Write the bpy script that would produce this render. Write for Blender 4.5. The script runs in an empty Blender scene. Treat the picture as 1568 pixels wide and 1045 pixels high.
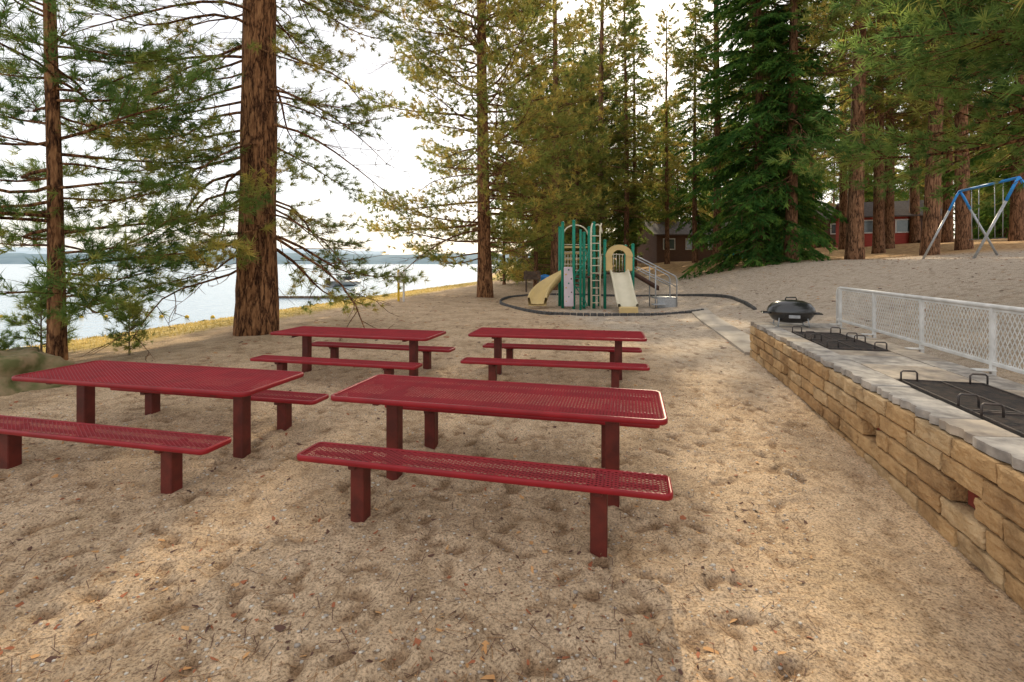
import bpy, bmesh, math, random
import numpy as np
from mathutils import Vector, Matrix, noise
random.seed(3)
scene=bpy.context.scene
COL=scene.collection

# ------------------------------------------------------------------ helpers
def sst(a,b,x):
    t=np.clip((np.asarray(x,float)-a)/(b-a),0,1); return t*t*(3-2*t)
def shore(y):
    return np.where(y<66,-17.2+.184*y,-5.05)
def gz(x,y):
    x=np.asarray(x,float); y=np.asarray(y,float)
    d=x-shore(y)
    t=np.clip(d/8,0,1)
    z=np.where(d>0,-.9+.9*(1-(1-t)**2),-.9+.14*np.maximum(d,-12))
    z=z+1.9*sst(4.5,16,x)+1.5*sst(16,34,x)+3*sst(34,90,x)
    z=z+.13*sst(3,6.3,y)*(1-sst(10,17,y))*sst(-9,-5,x)
    z=z+.07*sst(2,3.6,y)*(1-sst(5,7,y))*sst(-9,-6,x)*(1-sst(-2.6,-1.2,x))
    z=z+.7*sst(27,50,y)*sst(-3,5,x)*(1-sst(8,14,x))
    return z
def g(x,y): return float(gz(x,y))

class MB:
    def __init__(s): s.v=[];s.t=[];s.m=[];s.s=[];s.n=0
    def add(s,vt,mat=0,smooth=False,M=None):
        v,t=vt
        v=np.asarray(v,float).reshape(-1,3); t=np.asarray(t,int).reshape(-1,3)
        if M is not None:
            M=np.array(M); v=v@M[:3,:3].T+M[:3,3]
        s.v.append(v);s.t.append(t+s.n);s.n+=len(v)
        s.m.append(np.full(len(t),mat,np.int32));s.s.append(np.full(len(t),smooth,bool))
        return s
    def addmb(s,o,f):
        v=f(np.concatenate(o.v)); s.v.append(v); s.t.append(np.concatenate(o.t)+s.n); s.n+=len(v)
        s.m.append(np.concatenate(o.m)); s.s.append(np.concatenate(o.s))
    def pack(s):
        s.v=[np.concatenate(s.v)];s.t=[np.concatenate(s.t)];s.m=[np.concatenate(s.m)];s.s=[np.concatenate(s.s)]; return s
    def mesh(s,name,mats):
        s.pack(); v=s.v[0];t=s.t[0]
        me=bpy.data.meshes.new(name)
        me.vertices.add(len(v)); me.vertices.foreach_set('co',v.astype(np.float32).ravel())
        me.loops.add(len(t)*3); me.loops.foreach_set('vertex_index',t.astype(np.int32).ravel())
        me.polygons.add(len(t)); me.polygons.foreach_set('loop_start',np.arange(0,len(t)*3,3,dtype=np.int32))
        for m in mats: me.materials.append(m)
        me.polygons.foreach_set('material_index',s.m[0]); me.polygons.foreach_set('use_smooth',s.s[0])
        me.update(calc_edges=True); me.validate(); return me
    def obj(s,name,mats,parent=None,loc=(0,0,0),rz=0):
        return put(name,s.mesh(name,mats),parent,loc,rz)
def put(name,me,parent=None,loc=(0,0,0),rz=0,sc=1,tilt=(0,0)):
    o=bpy.data.objects.new(name,me); COL.objects.link(o)
    o.location=loc;o.rotation_euler=(tilt[0],tilt[1],rz);o.scale=(sc,sc,sc)
    if parent: o.parent=parent
    return o
def empty(name,loc=(0,0,0),rz=0):
    o=put(name,None,None,loc,rz); o.empty_display_size=.3; return o
def quads(q):
    q=np.asarray(q,int).reshape(-1,4); return np.concatenate([q[:,[0,1,2]],q[:,[0,2,3]]])
def tube(P,r,n=8,cap=True):
    P=np.asarray(P,float); k=len(P); r=np.broadcast_to(np.asarray(r,float),(k,))
    T=np.gradient(P,axis=0); T/=np.linalg.norm(T,axis=1)[:,None]+1e-9
    up=np.array([0,0,1.]) if abs(T[0,2])<.9 else np.array([1.,0,0])
    a=np.linspace(0,2*np.pi,n,endpoint=False); V=[]
    for i in range(k):
        A=np.cross(T[i],up); A/=np.linalg.norm(A)+1e-9; B=np.cross(A,T[i]); up=B
        V.append(P[i]+r[i]*(np.cos(a)[:,None]*A+np.sin(a)[:,None]*B))
    V=np.concatenate(V); q=[]
    for i in range(k-1):
        for j in range(n):
            q.append((i*n+j,i*n+(j+1)%n,(i+1)*n+(j+1)%n,(i+1)*n+j))
    t=quads(q)[:, ::-1]
    if cap:
        c=[(0,j,(j+1)%n) for j in range(1,n-1)]; b=(k-1)*n
        c+=[(b,b+(j+1)%n,b+j) for j in range(1,n-1)]
        t=np.concatenate([t,np.array(c)])
    return V,t
def bm_arrays(bm):
    bmesh.ops.triangulate(bm,faces=bm.faces[:])
    bmesh.ops.recalc_face_normals(bm,faces=bm.faces[:])
    bm.verts.ensure_lookup_table(); bm.verts.index_update()
    v=np.array([x.co[:] for x in bm.verts]); t=np.array([[x.index for x in f.verts] for f in bm.faces]); bm.free(); return v,t
def box(c,s,bev=0.0,rz=0,rx=0,ry=0,seg=1):
    bm=bmesh.new(); bmesh.ops.create_cube(bm,size=1); bmesh.ops.scale(bm,vec=s,verts=bm.verts)
    if bev>0: bmesh.ops.bevel(bm,geom=bm.edges[:],offset=bev,segments=seg,affect='EDGES',profile=.5)
    v,t=bm_arrays(bm)
    M=np.array((Matrix.Rotation(rz,3,'Z')@Matrix.Rotation(ry,3,'Y')@Matrix.Rotation(rx,3,'X')))
    return v@M.T+np.array(c),t
def ico(c,s,sub=2,amp=0,fs=2,seed=0,flat=False):
    bm=bmesh.new(); bmesh.ops.create_icosphere(bm,subdivisions=sub,radius=1); 
    for v in bm.verts:
        n=noise.noise(v.co*fs+Vector((seed*7.3,seed,0)))*amp+noise.noise(v.co*fs*3+Vector((seed,0,3)))*amp*.3
        v.co*=1+n
    v,t=bm_arrays(bm); return v*np.array(s)+np.array(c),t

# ------------------------------------------------------------------ materials
def N(nt,t,**k):
    n=nt.nodes.new(t)
    for a,b in k.items(): setattr(n,a,b)
    return n
def mat(name,c1,c2=None,scale=5,rough=.7,bump=0,bscale=None,metal=0,stretch=(1,1,1),detail=6,contrast=(.35,.65),spec=.3,coat=0,stain=None):
    m=bpy.data.materials.new(name); m.use_nodes=True; nt=m.node_tree; b=nt.nodes['Principled BSDF']
    b.inputs['Roughness'].default_value=rough; b.inputs['Metallic'].default_value=metal
    b.inputs['Specular IOR Level'].default_value=spec; b.inputs['Coat Weight'].default_value=coat
    c2=c2 or tuple(x*.8 for x in c1)
    tc=N(nt,'ShaderNodeTexCoord'); mp=N(nt,'ShaderNodeMapping'); mp.inputs['Scale'].default_value=stretch
    nt.links.new(tc.outputs['Object'],mp.inputs[0])
    no=N(nt,'ShaderNodeTexNoise'); no.inputs['Scale'].default_value=scale; no.inputs['Detail'].default_value=detail
    nt.links.new(mp.outputs[0],no.inputs['Vector'])
    cr=N(nt,'ShaderNodeValToRGB'); cr.color_ramp.elements[0].position=contrast[0]; cr.color_ramp.elements[1].position=contrast[1]
    cr.color_ramp.elements[0].color=(*c1,1); cr.color_ramp.elements[1].color=(*c2,1)
    nt.links.new(no.outputs[0],cr.inputs[0]); out=cr.outputs[0]
    if stain:
        n3=N(nt,'ShaderNodeTexNoise'); n3.inputs['Scale'].default_value=stain; n3.inputs['Detail'].default_value=9; n3.inputs['Roughness'].default_value=.7
        nt.links.new(tc.outputs['Object'],n3.inputs['Vector'])
        c3=N(nt,'ShaderNodeValToRGB'); c3.color_ramp.elements[0].position=.34; c3.color_ramp.elements[0].color=(.42,.40,.40,1); c3.color_ramp.elements[1].position=.52; c3.color_ramp.elements[1].color=(1,1,1,1)
        nt.links.new(n3.outputs[0],c3.inputs[0]); mm=N(nt,'ShaderNodeMix',data_type='RGBA',blend_type='MULTIPLY'); mm.inputs[0].default_value=.75
        nt.links.new(out,mm.inputs[6]); nt.links.new(c3.outputs[0],mm.inputs[7]); out=mm.outputs[2]
    nt.links.new(out,b.inputs['Base Color'])
    if bump:
        n2=N(nt,'ShaderNodeTexNoise'); n2.inputs['Scale'].default_value=bscale or scale*4; n2.inputs['Detail'].default_value=8
        nt.links.new(mp.outputs[0],n2.inputs['Vector'])
        bp=N(nt,'ShaderNodeBump'); bp.inputs['Strength'].default_value=1; bp.inputs['Distance'].default_value=bump
        nt.links.new(n2.outputs[0],bp.inputs['Height']); nt.links.new(bp.outputs[0],b.inputs['Normal'])
    return m
def leafmat(name,cd,cl,cy,tr=.45,nscale=.9):
    m=bpy.data.materials.new(name); m.use_nodes=True; nt=m.node_tree; nt.nodes.remove(nt.nodes['Principled BSDF'])
    out=nt.nodes['Material Output']; tc=N(nt,'ShaderNodeTexCoord')
    no=N(nt,'ShaderNodeTexNoise'); no.inputs['Scale'].default_value=nscale; no.inputs['Detail'].default_value=5
    nt.links.new(tc.outputs['Object'],no.inputs['Vector'])
    oi=N(nt,'ShaderNodeObjectInfo'); ma=N(nt,'ShaderNodeMath',operation='MULTIPLY_ADD'); ma.inputs[1].default_value=.2; ma.inputs[2].default_value=-.09
    nt.links.new(oi.outputs['Random'],ma.inputs[0]); ad=N(nt,'ShaderNodeMath',operation='ADD'); nt.links.new(ma.outputs[0],ad.inputs[0]); nt.links.new(no.outputs[0],ad.inputs[1])
    cr=N(nt,'ShaderNodeValToRGB'); e=cr.color_ramp.elements; e[0].position=.33;e[0].color=(*cd,1);e[1].position=.52;e[1].color=(*cl,1)
    x=e.new(.68);x.color=(*cy,1); nt.links.new(ad.outputs[0],cr.inputs[0])
    d=N(nt,'ShaderNodeBsdfDiffuse'); t=N(nt,'ShaderNodeBsdfTranslucent'); mx=N(nt,'ShaderNodeMixShader'); mx.inputs[0].default_value=tr
    hs=N(nt,'ShaderNodeHueSaturation'); hs.inputs['Value'].default_value=1.6; hs.inputs['Hue'].default_value=.48
    nt.links.new(cr.outputs[0],d.inputs[0]); nt.links.new(cr.outputs[0],hs.inputs['Color']); nt.links.new(hs.outputs[0],t.inputs[0])
    nt.links.new(d.outputs[0],mx.inputs[1]); nt.links.new(t.outputs[0],mx.inputs[2])
    nt.links.new(mx.outputs[0],out.inputs[0]); return m
def barkmat(name,dark,mid,lite,sc=5,bump=.05):
    m=bpy.data.materials.new(name); m.use_nodes=True; nt=m.node_tree; b=nt.nodes['Principled BSDF']; b.inputs['Roughness'].default_value=.9; b.inputs['Specular IOR Level'].default_value=.15
    tc=N(nt,'ShaderNodeTexCoord'); mp=N(nt,'ShaderNodeMapping'); mp.inputs['Scale'].default_value=(1,1,.2)
    nt.links.new(tc.outputs['Object'],mp.inputs[0])
    ns=N(nt,'ShaderNodeTexNoise'); ns.inputs['Scale'].default_value=6; ns.inputs['Detail'].default_value=6; ns.inputs['Roughness'].default_value=.65
    nt.links.new(mp.outputs[0],ns.inputs['Vector'])
    mxv=N(nt,'ShaderNodeMix',data_type='VECTOR'); mxv.inputs[0].default_value=.33
    nt.links.new(mp.outputs[0],mxv.inputs[4]); nt.links.new(ns.outputs['Color'],mxv.inputs[5])
    vo=N(nt,'ShaderNodeTexVoronoi',feature='DISTANCE_TO_EDGE'); vo.inputs['Scale'].default_value=sc; nt.links.new(mxv.outputs[1],vo.inputs['Vector'])
    n2=N(nt,'ShaderNodeTexNoise'); n2.inputs['Scale'].default_value=sc*2.5; n2.inputs['Detail'].default_value=9; n2.inputs['Roughness'].default_value=.7; nt.links.new(mp.outputs[0],n2.inputs['Vector'])
    ad=N(nt,'ShaderNodeMath',operation='MULTIPLY_ADD'); ad.inputs[1].default_value=.6; nt.links.new(n2.outputs[0],ad.inputs[0])
    cl=N(nt,'ShaderNodeMath',operation='MINIMUM'); cl.inputs[1].default_value=.16; nt.links.new(vo.outputs[0],cl.inputs[0])
    nt.links.new(cl.outputs[0],ad.inputs[2])
    cr=N(nt,'ShaderNodeValToRGB'); e=cr.color_ramp.elements; e[0].position=.28;e[0].color=(*dark,1);e[1].position=.56;e[1].color=(*lite,1);x=e.new(.4);x.color=(*mid,1)
    nt.links.new(ad.outputs[0],cr.inputs[0]); nt.links.new(cr.outputs[0],b.inputs['Base Color'])
    bp=N(nt,'ShaderNodeBump'); bp.inputs['Distance'].default_value=bump; bp.inputs['Strength'].default_value=1; nt.links.new(ad.outputs[0],bp.inputs['Height']); nt.links.new(bp.outputs[0],b.inputs['Normal'])
    return m

M_bark=barkmat('pine_bark',(.035,.017,.01),(.20,.09,.042),(.50,.26,.12),9,.09)
M_bark2=barkmat('forest_bark',(.04,.022,.014),(.19,.095,.05),(.40,.215,.12),8,.06)
M_twig=mat('twig_bark',(.11,.075,.05),(.2,.15,.11),8,.9)
M_pine=leafmat('pine_needles',(.055,.12,.04),(.15,.235,.06),(.36,.34,.085),.55)
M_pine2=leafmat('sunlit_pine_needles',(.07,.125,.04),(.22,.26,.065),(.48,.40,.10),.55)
M_fir=leafmat('fir_needles',(.045,.12,.03),(.12,.24,.05),(.28,.35,.07),.45,1.4)
M_red=mat('red_coated_steel',(.295,.013,.019),(.23,.011,.016),6,.42,.0006,120,spec=.3)
M_post=mat('brown_red_post_paint',(.15,.026,.018),(.085,.018,.013),9,.5,.001,60,spec=.3)
M_block=mat('sandstone_block',(.60,.39,.19),(.44,.27,.125),7,.9,.016,38,contrast=(.3,.7),stain=3)
M_block2=mat('sandstone_block_pale',(.63,.45,.255),(.49,.33,.17),9,.9,.016,45,contrast=(.3,.7),stain=3.5)
M_block3=mat('sandstone_block_dark',(.50,.31,.145),(.36,.215,.10),9,.9,.016,45,contrast=(.3,.7),stain=4)
M_mortar=mat('mortar',(.20,.13,.075),(.13,.09,.055),20,.95,.004,60)
M_flag=mat('flagstone',(.52,.47,.41),(.28,.255,.23),7,.8,.008,25,contrast=(.38,.62),stain=2.2)
M_flag2=mat('flagstone_warm',(.52,.43,.33),(.33,.28,.23),6,.8,.008,25,contrast=(.38,.62),stain=2.6)
M_brickred=mat('vent_brick',(.28,.06,.04),(.15,.03,.02),12,.9)
M_steel=mat('dark_grate_steel',(.075,.07,.07),(.14,.11,.095),20,.5,metal=.5)
M_galv=mat('galvanised_steel',(.45,.46,.47),(.33,.34,.35),20,.4,metal=.4)
M_white=mat('white_paint',(.74,.73,.70),(.58,.57,.54),6,.5)
M_black=mat('black_enamel',(.012,.012,.013),(.02,.02,.02),8,.25,spec=.6,coat=.4)
M_ash=mat('pit_shadow_soot',(.05,.045,.042),(.08,.07,.06),8,.95)
M_green=mat('green_post_paint',(.01,.24,.15),(.01,.19,.12),4,.4)
M_tan=mat('tan_plastic',(.68,.50,.22),(.6,.44,.2),3,.45)
M_beige=mat('beige_plastic',(.72,.65,.49),(.64,.58,.43),3,.4)
M_pink=mat('pale_climbing_panel',(.70,.58,.62),(.6,.5,.54),3,.5)
M_brownp=mat('brown_plastic',(.09,.045,.03),(.06,.03,.02),3,.5)
M_blue=mat('blue_paint',(.03,.28,.72),(.03,.24,.62),3,.4)
M_yel=mat('yellow_paint',(.7,.45,.03),(.6,.38,.03),3,.5)
M_blackp=mat('black_rubber_border',(.05,.05,.052),(.10,.095,.09),10,.8)
M_conc=mat('concrete',(.52,.45,.37),(.40,.35,.29),4,.9,.003,60,stain=2)
M_log=mat('weathered_log',(.17,.12,.09),(.09,.065,.05),6,.9,.01,30)
M_rock=mat('boulder_rock',(.27,.2,.11),(.12,.12,.045),5,.9,.02,14,contrast=(.4,.6))
M_cabin=mat('brown_cabin_wall',(.15,.08,.05),(.11,.06,.04),3,.8,stretch=(1,1,8))
M_redh=mat('red_house_wall',(.44,.07,.05),(.36,.06,.045),3,.8,stretch=(1,1,8))
M_roof=mat('roof_shingle',(.16,.13,.12),(.1,.085,.08),8,.9)
M_glass=mat('window_glass',(.05,.07,.08),(.1,.12,.13),2,.1,spec=.8)
M_teal=mat('teal_paint',(.05,.35,.33),(.05,.28,.27),3,.5)

# ------------------------------------------------------------------ terrain
def axis(lo,hi,d0,d1,step,gr=1.09):
    a=list(np.arange(d0,d1,step)); s=step; x=a[-1]
    while x<hi: s*=gr; x+=s; a.append(x)
    s=step; x=d0; b=[]
    while x>lo: s*=gr; x-=s; b.append(x)
    return np.array(b[::-1]+a)
XS=axis(-2500,2500,-4.4,4.2,.03); YS=axis(-60,3000,1.4,6.6,.03,1.06)
rf=np.random.default_rng(31); NF=800
fy0=1.4+9*rf.random(NF)**1.1; fx0=rf.uniform(-1.1,.6,NF)*fy0; fa=rf.uniform(0,6.28,NF)
foot={}
for x,y,a in zip(fx0,fy0,fa):
    for i in range(int(x//.5)-1,int(x//.5)+2):
        for j in range(int(y//.5)-1,int(y//.5)+2): foot.setdefault((i,j),[]).append((x,y,math.cos(a),math.sin(a)))
gx,gy=np.meshgrid(XS,YS); Z=gz(gx,gy)
nx,ny=len(XS),len(YS)
fx=gx.ravel();fy=gy.ravel();zz=Z.ravel().copy(); rel=np.zeros(len(fx))
for i in range(len(fx)):
    x,y=fx[i],fy[i]
    if -25<x<45 and -2<y<60:
        p=Vector((x,y,0))
        a=noise.noise(p*.5)*.03
        if y<14 and abs(x)<11:
            n2=noise.noise(Vector((x*8,y*8,2))); n3=noise.noise(Vector((x*15,y*15,5)))
            r_=noise.noise(p*3.1+Vector((3,1,0)))*.009+(-abs(n2)+.25)*.024+n3*.012
            for (qx,qy,c_,s_) in foot.get((int(x//.5),int(y//.5)),()):
                dx=x-qx;dy=y-qy; u=(dx*c_+dy*s_)/.13; v_=(-dx*s_+dy*c_)/.05; r=u*u+v_*v_
                if r<4: r_+=-.022*math.exp(-r*1.6)+.009*math.exp(-(r-1.6)**2*2.5)
            rel[i]=r_; a+=r_
        else: a+=noise.noise(p*2)*.02+noise.noise(p*.9)*.03
        zz[i]+=a
V=np.stack([fx,fy,zz],1)
idx=np.arange(nx*ny).reshape(ny,nx)
q=np.stack([idx[:-1,:-1],idx[:-1,1:],idx[1:,1:],idx[1:,:-1]],-1).reshape(-1,4)
mb=MB(); mb.add((V,quads(q)),0,True)
gm=bpy.data.materials.new('sandy_ground'); gm.use_nodes=True
ground=mb.obj('ground',[gm])
at=ground.data.attributes.new('zone','FLOAT_COLOR','POINT')
d=fx-shore(fy)
grav=np.clip(sst(1.5,3.6,fx)*sst(4,8,fy)*.7+sst(10,15,fy)*sst(0,4,fx)*.85,0,1)
lit=np.clip(sst(23,33,fy+ (fx-10)*.35)*sst(7,13,fx)+sst(36,50,fy)*sst(-5,2,fx)+sst(20,28,fx),0,1)
gras=sst(.8,2.5,d)*(1-sst(5.5,8,d))*sst(7,11,fy)
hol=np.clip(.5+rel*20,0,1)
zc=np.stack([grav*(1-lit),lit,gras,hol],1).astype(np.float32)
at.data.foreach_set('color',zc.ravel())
nt=gm.node_tree; b=nt.nodes['Principled BSDF']; b.inputs['Roughness'].default_value=.95; b.inputs['Specular IOR Level'].default_value=.1
L=nt.links.new
tc=N(nt,'ShaderNodeTexCoord')
def nz(s,d=6,r=.55):
    n=N(nt,'ShaderNodeTexNoise'); n.inputs['Scale'].default_value=s; n.inputs['Detail'].default_value=d; n.inputs['Roughness'].default_value=r; L(tc.outputs['Object'],n.inputs['Vector']); return n.outputs[0]
def ramp(i,stops):
    c=N(nt,'ShaderNodeValToRGB'); e=c.color_ramp.elements
    e[0].position=stops[0][0];e[0].color=(*stops[0][1],1);e[1].position=stops[-1][0];e[1].color=(*stops[-1][1],1)
    for p,cc in stops[1:-1]: x=e.new(p);x.color=(*cc,1)
    L(i,c.inputs[0]); return c.outputs[0]
def mix(f,a,bb,mode='MIX'):
    m=N(nt,'ShaderNodeMix',data_type='RGBA',blend_type=mode)
    if isinstance(f,float): m.inputs[0].default_value=f
    else: L(f,m.inputs[0])
    for k,vv in ((6,a),(7,bb)):
        if isinstance(vv,tuple): m.inputs[k].default_value=(*vv,1)
        else: L(vv,m.inputs[k])
    return m.outputs[2]
sand=ramp(nz(1.3),[(.3,(.44,.32,.205)),(.5,(.56,.41,.27)),(.7,(.64,.48,.325))])
fine=ramp(nz(70,3,.7),[(.36,(.42,.38,.34)),(.5,(1,1,1)),(.66,(1.28,1.24,1.18))])
sand=mix(.9,sand,fine,'MULTIPLY')
gravc=ramp(nz(95,2,.8),[(.36,(.25,.20,.155)),(.5,(.50,.405,.31)),(.65,(.70,.59,.47))])
litc=ramp(nz(3.5,8,.7),[(.35,(.28,.15,.07)),(.5,(.54,.33,.16)),(.66,(.66,.46,.25))])
grc=ramp(nz(5,8,.7),[(.35,(.3,.22,.06)),(.5,(.55,.40,.13)),(.66,(.65,.5,.24))])
za=N(nt,'ShaderNodeAttribute',attribute_name='zone'); sp=N(nt,'ShaderNodeSeparateColor'); L(za.outputs['Color'],sp.inputs[0])
def brk(o):
    a=N(nt,'ShaderNodeMath',operation='ADD'); L(o,a.inputs[0]); L(nz(2.2,8,.7),a.inputs[1])
    r=N(nt,'ShaderNodeMapRange'); r.inputs[1].default_value=.62; r.inputs[2].default_value=1.25; L(a.outputs[0],r.inputs[0]); return r.outputs[0]
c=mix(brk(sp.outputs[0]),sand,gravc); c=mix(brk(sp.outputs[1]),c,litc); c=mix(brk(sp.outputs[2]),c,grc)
# shade painted into hollows to show the dents, plus debris tone; blotchy dirt everywhere
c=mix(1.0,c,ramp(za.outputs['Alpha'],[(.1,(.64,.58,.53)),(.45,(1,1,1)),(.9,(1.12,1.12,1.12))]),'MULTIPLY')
c=mix(.85,c,ramp(nz(5,9,.75),[(.36,(.62,.56,.50)),(.5,(1,1,1)),(.65,(1.1,1.1,1.1))]),'MULTIPLY')
vo=N(nt,'ShaderNodeTexVoronoi'); vo.inputs['Scale'].default_value=26; L(tc.outputs['Object'],vo.inputs['Vector'])
sc=N(nt,'ShaderNodeSeparateColor'); L(vo.outputs['Color'],sc.inputs[0])
m1=N(nt,'ShaderNodeMath',operation='LESS_THAN'); L(vo.outputs[0],m1.inputs[0]); m1.inputs[1].default_value=.2
m2=N(nt,'ShaderNodeMath',operation='GREATER_THAN'); L(sc.outputs[0],m2.inputs[0]); m2.inputs[1].default_value=.66
m3=N(nt,'ShaderNodeMath',operation='MULTIPLY'); L(m1.outputs[0],m3.inputs[0]); L(m2.outputs[0],m3.inputs[1])
c=mix(m3.outputs[0],c,ramp(sc.outputs[1],[(.2,(.22,.11,.06)),(.5,(.32,.25,.19)),(.9,(.7,.66,.58))]))
L(c,b.inputs['Base Color'])
b1=N(nt,'ShaderNodeBump'); b1.inputs['Distance'].default_value=.04; L(nz(16,6,.6),b1.inputs['Height'])
b2=N(nt,'ShaderNodeBump'); b2.inputs['Distance'].default_value=.010; L(nz(85,4,.7),b2.inputs['Height']); L(b1.outputs[0],b2.inputs['Normal'])
L(b2.outputs[0],b.inputs['Normal'])

# lake
wm=bpy.data.materials.new('lake_water'); wm.use_nodes=True; nt2=wm.node_tree; b=nt2.nodes['Principled BSDF']
b.inputs['Base Color'].default_value=(.25,.35,.44,1); b.inputs['Roughness'].default_value=.15; b.inputs['IOR'].default_value=1.33
tc2=N(nt2,'ShaderNodeTexCoord'); n=N(nt2,'ShaderNodeTexNoise'); n.inputs['Scale'].default_value=1.6; n.inputs['Detail'].default_value=5
mp=N(nt2,'ShaderNodeMapping'); mp.inputs['Scale'].default_value=(.6,1.6,1); nt2.links.new(tc2.outputs['Object'],mp.inputs[0]); nt2.links.new(mp.outputs[0],n.inputs['Vector'])
bp=N(nt2,'ShaderNodeBump'); bp.inputs['Distance'].default_value=.05; nt2.links.new(n.outputs[0],bp.inputs['Height']); nt2.links.new(bp.outputs[0],b.inputs['Normal'])
mb=MB(); mb.add(([(-2400,-50,-.9),(60,-50,-.9),(60,2900,-.9),(-2400,2900,-.9)],[(0,1,2),(0,2,3)]))
mb.obj('lake_water',[wm])

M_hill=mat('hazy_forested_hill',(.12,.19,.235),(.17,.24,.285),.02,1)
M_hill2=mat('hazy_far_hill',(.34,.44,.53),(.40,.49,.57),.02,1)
def hill(name,y0,x0,x1,hf,depth,m_):
    xs=np.linspace(x0,x1,160); rows=[]
    for k,(f,dy) in enumerate([(0,0),(.55,.25),(.9,.55),(1,1)]):
        rows.append(np.array([[x,y0+dy*depth,-2+f*hf(x)*(1+.05*noise.noise(Vector((x*.03,k,0))))] for x in xs]))
    V=np.concatenate(rows); n=len(xs); q=[(r*n+i,r*n+i+1,(r+1)*n+i+1,(r+1)*n+i) for r in range(3) for i in range(n-1)]
    m=MB(); m.add((V,quads(q)),0,True); m.obj(name,[m_])
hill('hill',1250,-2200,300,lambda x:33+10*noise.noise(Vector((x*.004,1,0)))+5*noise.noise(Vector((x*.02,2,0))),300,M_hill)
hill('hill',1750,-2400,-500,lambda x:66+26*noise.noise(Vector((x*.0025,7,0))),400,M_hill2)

# ------------------------------------------------------------------ trees
def norm(a): return a/(np.linalg.norm(a,axis=-1,keepdims=True)+1e-9)
def needles(P,D,n,ln,w,spread,rng,zf=1.0):
    P=np.repeat(P,n,0);D=np.repeat(D,n,0); r=norm(rng.normal(size=P.shape)); r[:,2]*=zf
    d=norm(D+spread*r); l=ln*(.65+.5*rng.random(len(P)))[:,None]
    s=norm(np.cross(d,rng.normal(size=P.shape)*np.array([1,1,1.])))*w*.5
    b=P-D*ln*.5*rng.random((len(P),1))
    v=np.stack([b-s,b+s,b+d*l],1).reshape(-1,3); return v,np.arange(len(v)).reshape(-1,3)
def branch(L,rng,kind='pine',ln=.17,n=14,w=.014,dens=4.5,rise=.1,droop=.25,up=.3,bare=0.,step=.15,wood=1.):
    mb=MB(); k=9; t=np.linspace(0,1,k)
    wy=rng.normal(0,.05,3); wz=rng.normal(0,.04,3)
    sp=np.stack([L*t,L*(wy[0]*np.sin(3*t)+wy[1]*np.sin(7*t)+wy[2]*t*t),L*(rise*t-droop*t**2+up*t**3+wz[0]*np.sin(5*t)*t)],1)
    mb.add(tube(sp,(.009*L+.007)*(1-.85*t)*wood,5,False),0,True)
    def at(u,arr=sp):
        x=u*(len(arr)-1); i=min(int(x),len(arr)-2); f=x-i; return arr[i]*(1-f)+arr[i+1]*f, norm(arr[i+1]-arr[i])
    P=[];D=[]
    nt_=max(4,int(L*dens)); side=1
    for j in range(nt_):
        u=.18+.82*(j+rng.random())/nt_; u=min(u,1); side=-side
        p,dd=at(u)
        if kind=='pine':
            a=side*rng.uniform(.5,1.15); l=L*(.10+.36*(1-u)**.8*min(1,u*2.4))*rng.uniform(.6,1.25)+.12; dz=rng.uniform(-.3,.45)
        else:
            a=side*rng.uniform(.75,1.05); l=L*(.08+.38*(1-u))*rng.uniform(.8,1.15)+.05; dz=rng.uniform(-.3,.0)
        c,s=math.cos(a),math.sin(a); d2=norm(np.array([dd[0]*c-dd[1]*s,dd[0]*s+dd[1]*c,dd[2]+dz]))
        kk=4; tt=np.linspace(0,1,kk)[:,None]; bend=np.array([.25*l*dd[0],.25*l*dd[1],(.12 if kind=='pine' else -.14)*l])
        tw=p+d2*l*tt+bend*tt**2
        mb.add(tube(tw,(.004+.005*l)*wood*(1-.7*tt[:,0]),3,False),0,True)
        if rng.random()<bare: 
            for _ in range(2):
                q0,dq=at(rng.uniform(.4,.9),tw); e=q0+(dq+rng.normal(0,.5,3))*l*.4
                mb.add(tube(np.array([q0,(q0+e)/2+rng.normal(0,.02,3),e]),[.005*wood,.004*wood,.002*wood],3,False),0,True)
            continue
        m=max(2,int(l/step))
        for i in range(m):
            f=.2+.8*(i+1)/m if kind=='pine' else (i+1)/m
            q0,dq=at(f,tw)
            if kind=='pine':
                P.append(q0+rng.normal(0,.035,3)*(1+l)); D.append(norm(dq+rng.normal(0,.35,3)+np.array([0,0,.15])))
            else: P.append(q0); D.append(dq)
    if bare<.95:
        for f in ((.8,.86,.93,1.) if kind=='pine' else np.linspace(.3,1,int(L/step)+1)): 
            p,dd=at(f); P.append(p);D.append(dd)
    if len(P):
        P=np.array(P);D=np.array(D)
        mb.add(needles(P,D,n,ln,w,.95 if kind=='pine' else .8,rng,1 if kind=='pine' else .4),1)
    return mb.pack()
def trunk(H,r0,r1,rng,sides=20,flare=1.25,sway=.12):
    k=34; t=np.concatenate([np.linspace(0,.06,6)[:-1],np.linspace(.06,1,k-5)]); ph=rng.uniform(0,6,4)
    cx=sway*(np.sin(t*4+ph[0])-np.sin(ph[0]))*min(1,H/15); cy=sway*(np.sin(t*3.3+ph[1])-np.sin(ph[1]))*min(1,H/15)
    r=(r0+(r1-r0)*t**.9)*(1+(flare-1)*np.exp(-t*H/(2.2*r0+.1))); r[-1]*=.3
    P=np.stack([cx,cy,t*H-.25*(t==0)],1); v,tr=tube(P,r,sides)
    n=len(v)
    for i in range(n):
        a=i%sides; zi=v[i,2]; c=P[i//sides]; dv=v[i]-c; s=1+.07*noise.noise(Vector((dv[0]*4/r0*.5,dv[1]*4/r0*.5,zi*.5)))+.05*noise.noise(Vector((dv[0]*6/r0,dv[1]*6/r0,zi*2)))
        v[i,:2]=c[:2]+dv[:2]*s
    return (v,tr),P
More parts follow.
